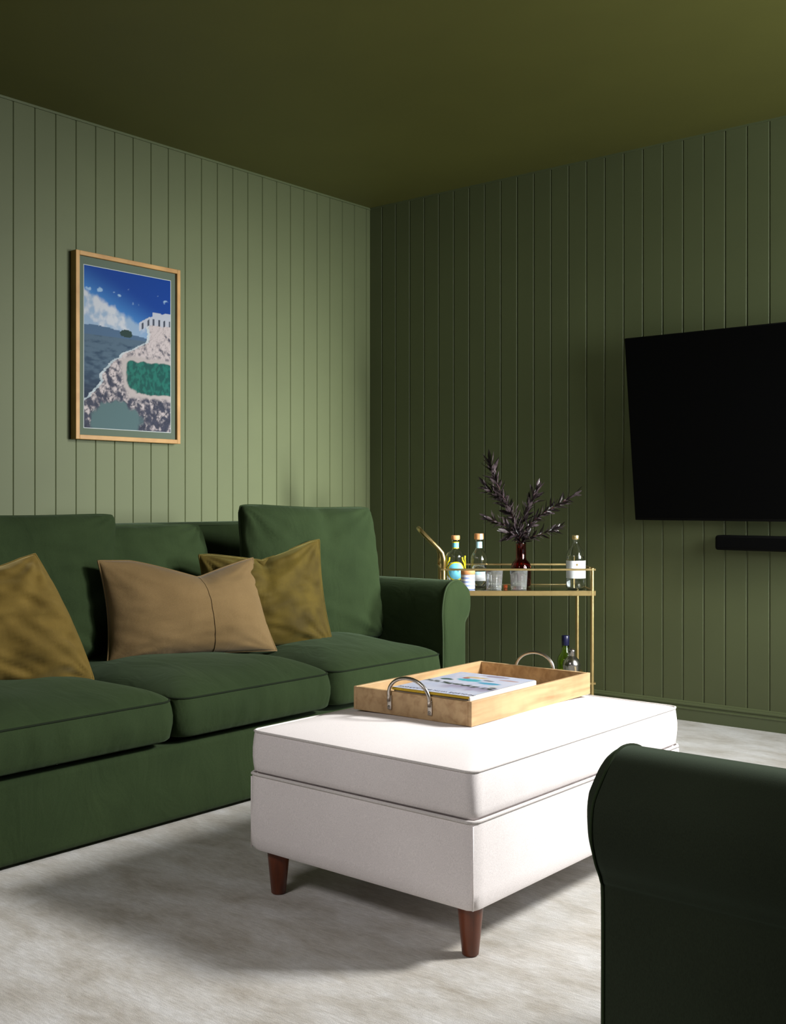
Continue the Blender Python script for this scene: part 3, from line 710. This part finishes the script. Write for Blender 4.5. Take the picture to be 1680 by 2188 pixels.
# round label wrapped on the cylinder
def round_label(r, zc, R_, off, n=28, inner=0.0):
    V = []; F = []
    for ring in ((inner, R_) if inner else (0.0, R_ * .5, R_)):
        for k in range(n):
            a = 2 * math.pi * k / n; dx = ring * math.cos(a); dz = ring * math.sin(a); th = FR + dx / r
            V.append(Vector(((r + off) * math.cos(th), (r + off) * math.sin(th), zc + dz)))
    for q in range(len(V) // n - 1):
        for k in range(n): k2 = (k + 1) % n; F.append((q * n + k, q * n + k2, (q + 1) * n + k2, (q + 1) * n + k))
    return V, F
obj('label', round_label(.044, .072, .039, .0008), M_blue, bt, world=False)
obj('label_ring', round_label(.044, .072, .043, .0011, inner=.0370), M_yellow, bt, world=False)
vines = []
for s in (-1, 1):
    vines.append(tube([Vector(((.0447) * math.cos(FR + s * a), .0447 * math.sin(FR + s * a), z)) for a, z in ((1.55, .003), (1.5, .05), (1.35, .09), (1.45, .115), (1.2, .128), (1.35, .14))], .0036, 8))
    vines.append(tube([Vector(((.0447) * math.cos(FR + s * a), .0447 * math.sin(FR + s * a), z)) for a, z in ((1.25, .085), (.95, .112), (.75, .120), (.7, .135))], .0036, 8))
    vines.append(tube([Vector(((.0447) * math.cos(FR + s * a), .0447 * math.sin(FR + s * a), z)) for a, z in ((1.1, .012), (.6, .022), (0.0, .028))], .0040, 8))
    vines.append(tube([Vector(((.0447) * math.cos(FR + s * a), .0447 * math.sin(FR + s * a), z)) for a, z in ((2.0, .02), (2.2, .07), (1.9, .12))], .0035, 8))
obj('yellow_decoration', join(*vines), M_yellow, bt, world=False)

# clear bottle with a two-tone stopper
t = thing('gin_bottle', 'clear ribbed bottle with a pale blue neck label beside the yellow banded one', 'bottle', at(0.394, 5.10, SZ), yaw)
pr = [(.034, 0), (.0375, .003), (.0385, .010), (.0385, .120), (.0375, .136), (.031, .152), (.021, .166), (.0150, .178), (.0140, .208), (.0165, .210), (.0165, .215), (.0140, .216)]
bt = obj('bottle_glass', wall_lathe(pr, .003, 64, squash=lambda a, z: 1 + (.012 * abs(math.sin(a * 9)) if .012 < z < .14 else 0)), M_glass, t, world=False)
obj('spirit', lathe([(0.0, .006), (.0345, .006), (.0345, .098), (0, .098)], 48, cap=False), M_liq, t, world=False)
obj('neck_label', label_patch(.0146, .176, .206, FR - 1.2, FR + 1.2), M_pale, bt, world=False)
obj('label', label_patch(.0392, .028, .062, FR - 1.2, FR + 1.2), M_white, bt, world=False)
obj('label_band', label_patch(.0395, .056, .070, FR - 1.2, FR + 1.2), M_pale, bt, world=False)
obj('stopper', lathe([(0, 0), (.0205, 0), (.0215, .002), (.0215, .024), (.0205, .027), (0, .027)], 32, (0, 0, .216), cap=False), M_cork, t, world=False, angle=40)
obj('seal_strip', label_patch(.0216, .216, .242, FR + .15, FR + .75), M_pale, t, world=False)

# striped jar with wooden lid
t = thing('striped_jar', 'small blue and white striped jar with an orange lid on the cart', 'jar', at(0.3335, 4.955, SZ), yaw)
obj('jar_body', lathe([(0, 0), (.029, 0), (.0315, .003), (.0315, .063), (.0305, .065), (0, .065)], 40, cap=False), M_jar, t, world=False, angle=40)
obj('lid', lathe([(0, 0), (.0305, 0), (.0318, .002), (.0318, .016), (.0305, .018), (0, .018)], 40, (0, 0, .065), cap=False), M_cork, t, world=False, angle=40)

# two cut-glass tumblers
def tumbler(label, r, d):
    t = thing('tumbler', label, 'glass', at(r, d, SZ), yaw, 'cut-glass tumblers on the bar cart')
    seg = 120; V = []; F = []; outer = []
    nz = 44
    for i in range(nz + 1):
        z = .086 * i / nz; rr = .0345 + .0055 * (i / nz)
        outer.append((rr, z))
    def cut(a, z):
        if z < .006 or z > .066: return 1.0
        return 1 - .035 * (0.5 + 0.5 * math.cos(a * 20)) * (0.5 + 0.5 * math.cos(z * 2 * math.pi / .0075)) - .015 * (0.5 + .5 * math.cos(a * 20))
    for i, (rr, z) in enumerate(outer):
        for k in range(seg):
            a = 2 * math.pi * k / seg; q = rr * cut(a, z); V.append(Vector((q * math.cos(a), q * math.sin(a), z)))
    inner = [(.0378, .086), (.0365, .05), (.0335, .016), (.028, .012), (.001, .011)]
    for rr, z in inner:
        for k in range(seg):
            a = 2 * math.pi * k / seg; V.append(Vector((rr * math.cos(a), rr * math.sin(a), z)))
    rows = nz + 1 + len(inner)
    for i in range(rows - 1):
        for k in range(seg):
            k2 = (k + 1) % seg; F.append((i * seg + k, i * seg + k2, (i + 1) * seg + k2, (i + 1) * seg + k))
    F.append(tuple(range(seg))[::-1]); F.append(tuple((rows - 1) * seg + k for k in range(seg)))
    obj('glass_body', (V, F), M_cut, t, world=False); return t
tumbler('cut-glass tumbler on the cart standing between the striped jar and the other tumbler', .4495, 4.955)
tumbler('cut-glass tumbler on the cart standing in front of the dark red vase', .560, 4.955)
# small orange object between tumblers
tag(obj('bottle_cap', lathe([(0, 0), (.009, 0), (.009, .012), (.007, .014), (0, .014)], 20, at(.508, 5.02, SZ), cap=False), M_orange, angle=40), 'tiny orange cap lying on the cart shelf between the two tumblers', 'cap')

# vase
t = thing('vase', 'dark red glass bottle vase holding plum-coloured branches on the bar cart', 'vase', at(0.587, 5.10, SZ), yaw)
vp = [(.036, 0), (.0435, .004), (.0455, .014), (.0460, .085), (.0440, .100), (.036, .113), (.0265, .122), (.0235, .132), (.0235, .196), (.0255, .203)]
obj('vase_glass', wall_lathe(vp, .003, 48), M_red, t, world=False)
VC = Vector(at(0.587, 5.10, 0)); VT = SZ + .203

# water bottle
t = thing('water_bottle', 'clear glass water bottle with white label and gold cap, rightmost on the cart', 'bottle', at(0.817, 4.98, SZ), yaw)
pr = [(.034, 0), (.0405, .004), (.0425, .012), (.0435, .06), (.0435, .120), (.0432, .138), (.0405, .155), (.0345, .171), (.0250, .185), (.0160, .198), (.0130, .207), (.0120, .214), (.0140, .215), (.0140, .219), (.0120, .220)]
bt = obj('bottle_glass', wall_lathe(pr, .0028, 60, squash=lambda a, z: 1 + (.018 * (abs(math.sin(a * 4)) ** .5 - .8) if .10 < z < .19 else 0)), M_glass, t, world=False)
obj('water', lathe([(0.0, .006), (.038, .006), (.040, .02), (.0402, .118), (.037, .146), (0, .146)], 48, cap=False), M_liq, t, world=False)
obj('label', label_patch(.0440, .048, .126, FR - 1.35, FR + 1.35, n=30), M_white, bt, world=False)
obj('label_emblem', round_label(.0447, .109, .0055, .0004, n=6), M_gcap, bt, world=False)
obj('cap', lathe([(0, 0), (.0150, 0), (.0160, .002), (.0160, .016), (.0150, .018), (0, .018)], 24, (0, 0, .220), cap=False), M_gcap, t, world=False, angle=40)

# lower shelf: green bottle and cocktail shaker
t = thing('wine_bottle', 'green glass bottle with a navy capsule on the lower shelf of the cart', 'bottle', at(0.795, 5.13, LZ), yaw)
pr = [(.032, 0), (.0375, .004), (.0385, .012), (.0385, .118), (.034, .138), (.022, .156), (.0165, .170), (.0150, .225)]
bt = obj('bottle_glass', wall_lathe(pr, .0025), M_green, t, world=False)
obj('capsule', lathe([(0.0155, 0), (.0165, .002), (.0178, .028), (.0178, .044), (.0165, .046), (0, .046)], 28, (0, 0, .190), cap=False), M_navy, t, world=False)
t = thing('cocktail_shaker', 'polished steel cocktail shaker in front of the green bottle on the lower shelf', 'shaker', at(0.806, 5.02, LZ), yaw)
obj('shaker_cup', lathe([(0, 0), (.028, 0), (.030, .003), (.037, .080), (.0395, .112), (.0405, .116), (.0400, .120)], 40, cap=False), M_steel, t, world=False)
obj('shaker_top', lathe([(.0395, .118), (.0392, .122), (.036, .134), (.028, .146), (.020, .153), (.0165, .158)], 40, cap=False), M_steel, t, world=False)
obj('shaker_cap', lathe([(.0150, .156), (.0165, .158), (.0175, .180), (.0165, .186), (.010, .189), (0, .190)], 32, cap=False), M_steel, t, world=False)

# branches in the vase
def branch(label, pts, nleaf, seed, L=0.048, spread=0.030, start=0.22):
    nleaf = int(nleaf * 0.95); L *= 1.42
    """pts: (offset right, height above vase mouth, offset towards the wall)"""
    rnd = random.Random(seed)
    P = [VC + Vector((0, 0, SZ + .035)), VC + Vector((0, 0, VT - .02))] + [VC + RT * a + FW * c + Vector((0, 0, VT + b)) for a, b, c in pts]
    sgn = 1 if pts[-1][0] > 0 else -1
    P[0] = P[0] - RT * .018 * sgn; P[1] = P[1] + RT * .004 * sgn
    C_ = catmull(P, 8)
    t = thing('foliage_branch', label, 'branch', tuple(P[0]), 0, 'plum-coloured branches in the red vase')
    n = len(C_); rad = [0.0024 * (1 - .7 * i / n) for i in range(n)]
    obj('stem', tube(C_, rad, 6), M_stem, t)
    V = []; F = []
    for k in range(nleaf):
        s = start + (1 - start) * (k + rnd.random() * .6) / nleaf; s = min(s, .999)
        i = min(int(s * (n - 1)), n - 2); f = s * (n - 1) - i; p = C_[i].lerp(C_[i + 1], f); tg = (C_[i + 1] - C_[i]).normalized()
        a = k * 2.399 + rnd.random() * .8
        side = tg.cross(Vector((0, 0, 1))); side = side.normalized() if side.length > .05 else Vector((1, 0, 0)); up = side.cross(tg)
        out = side * math.cos(a) + up * math.sin(a)
        op = rnd.uniform(.55, 1.05) * (1.0 if s < .93 else .5)
        d = (tg * math.cos(op) + out * math.sin(op)).normalized()
        l = L * rnd.uniform(.55, 1.1); w = l * rnd.uniform(.10, .15); sd = d.cross(out); sd = sd.normalized() if sd.length > .01 else side
        sd = (sd * math.cos(rnd.uniform(-.6, .6)) + d.cross(sd) * math.sin(rnd.uniform(-.6, .6))).normalized()
        bend = out * l * rnd.uniform(-.12, .06); nz = d.cross(sd)
        b0 = len(V)
        V.append(p)
        for q, ww in ((.22, .55), (.5, 1.0), (.78, .62)):
            c = p + d * l * q + bend * q * q
            V += [c - sd * w * ww, c - nz * w * .25, c + sd * w * ww]
        V.append(p + d * l + bend)
        F += [(b0, b0 + 1, b0 + 2), (b0, b0 + 2, b0 + 3)]
        for q in (1, 4): F += [(b0 + q, b0 + q + 3, b0 + q + 4, b0 + q + 1), (b0 + q + 1, b0 + q + 4, b0 + q + 5, b0 + q + 2)]
        F += [(b0 + 7, b0 + 10, b0 + 8), (b0 + 8, b0 + 10, b0 + 9)]
    obj('leaves', (V, F), M_leaf, t, angle=60)
px = 5.10 / 2377.6
def PP(*q): return [((x - 1113) * px, (1163 - y) * px, c) for x, y, c in q]
branch('tallest plum-coloured branch in the vase, reaching up to the left', PP((1106, 1135, .0), (1090, 1098, -.01), (1070, 1058, -.02), (1055, 1022, -.02), (1046, 992, -.02)), 95, 1, L=.052)
branch('short plum-coloured side branch splitting off left near the top of the tallest one', PP((1104, 1132, .02), (1088, 1094, .015), (1066, 1068, .01), (1040, 1047, .0)), 60, 2, start=.45)
branch('plum-coloured branch standing upright right of centre in the vase', PP((1116, 1130, .02), (1124, 1100, .03), (1137, 1074, .03), (1147, 1052, .03)), 75, 3)
branch('longest plum-coloured branch on the right, rising to the upper right', PP((1126, 1132, -.01), (1152, 1106, -.02), (1190, 1083, -.03), (1226, 1062, -.03)), 85, 4, L=.042)
branch('low plum-coloured branch bending right towards the water bottle', PP((1122, 1156, -.02), (1146, 1148, -.03), (1172, 1139, -.04), (1194, 1132, -.04)), 60, 5, L=.038)
branch('low plum-coloured branch spreading left over the clear bottle', PP((1106, 1146, -.02), (1086, 1130, -.03), (1062, 1120, -.04), (1042, 1112, -.04)), 62, 6, L=.042)
branch('short drooping plum-coloured branch at the left of the vase mouth', PP((1108, 1150, -.03), (1096, 1146, -.05), (1084, 1142, -.06)), 34, 7, L=.050, start=.4)
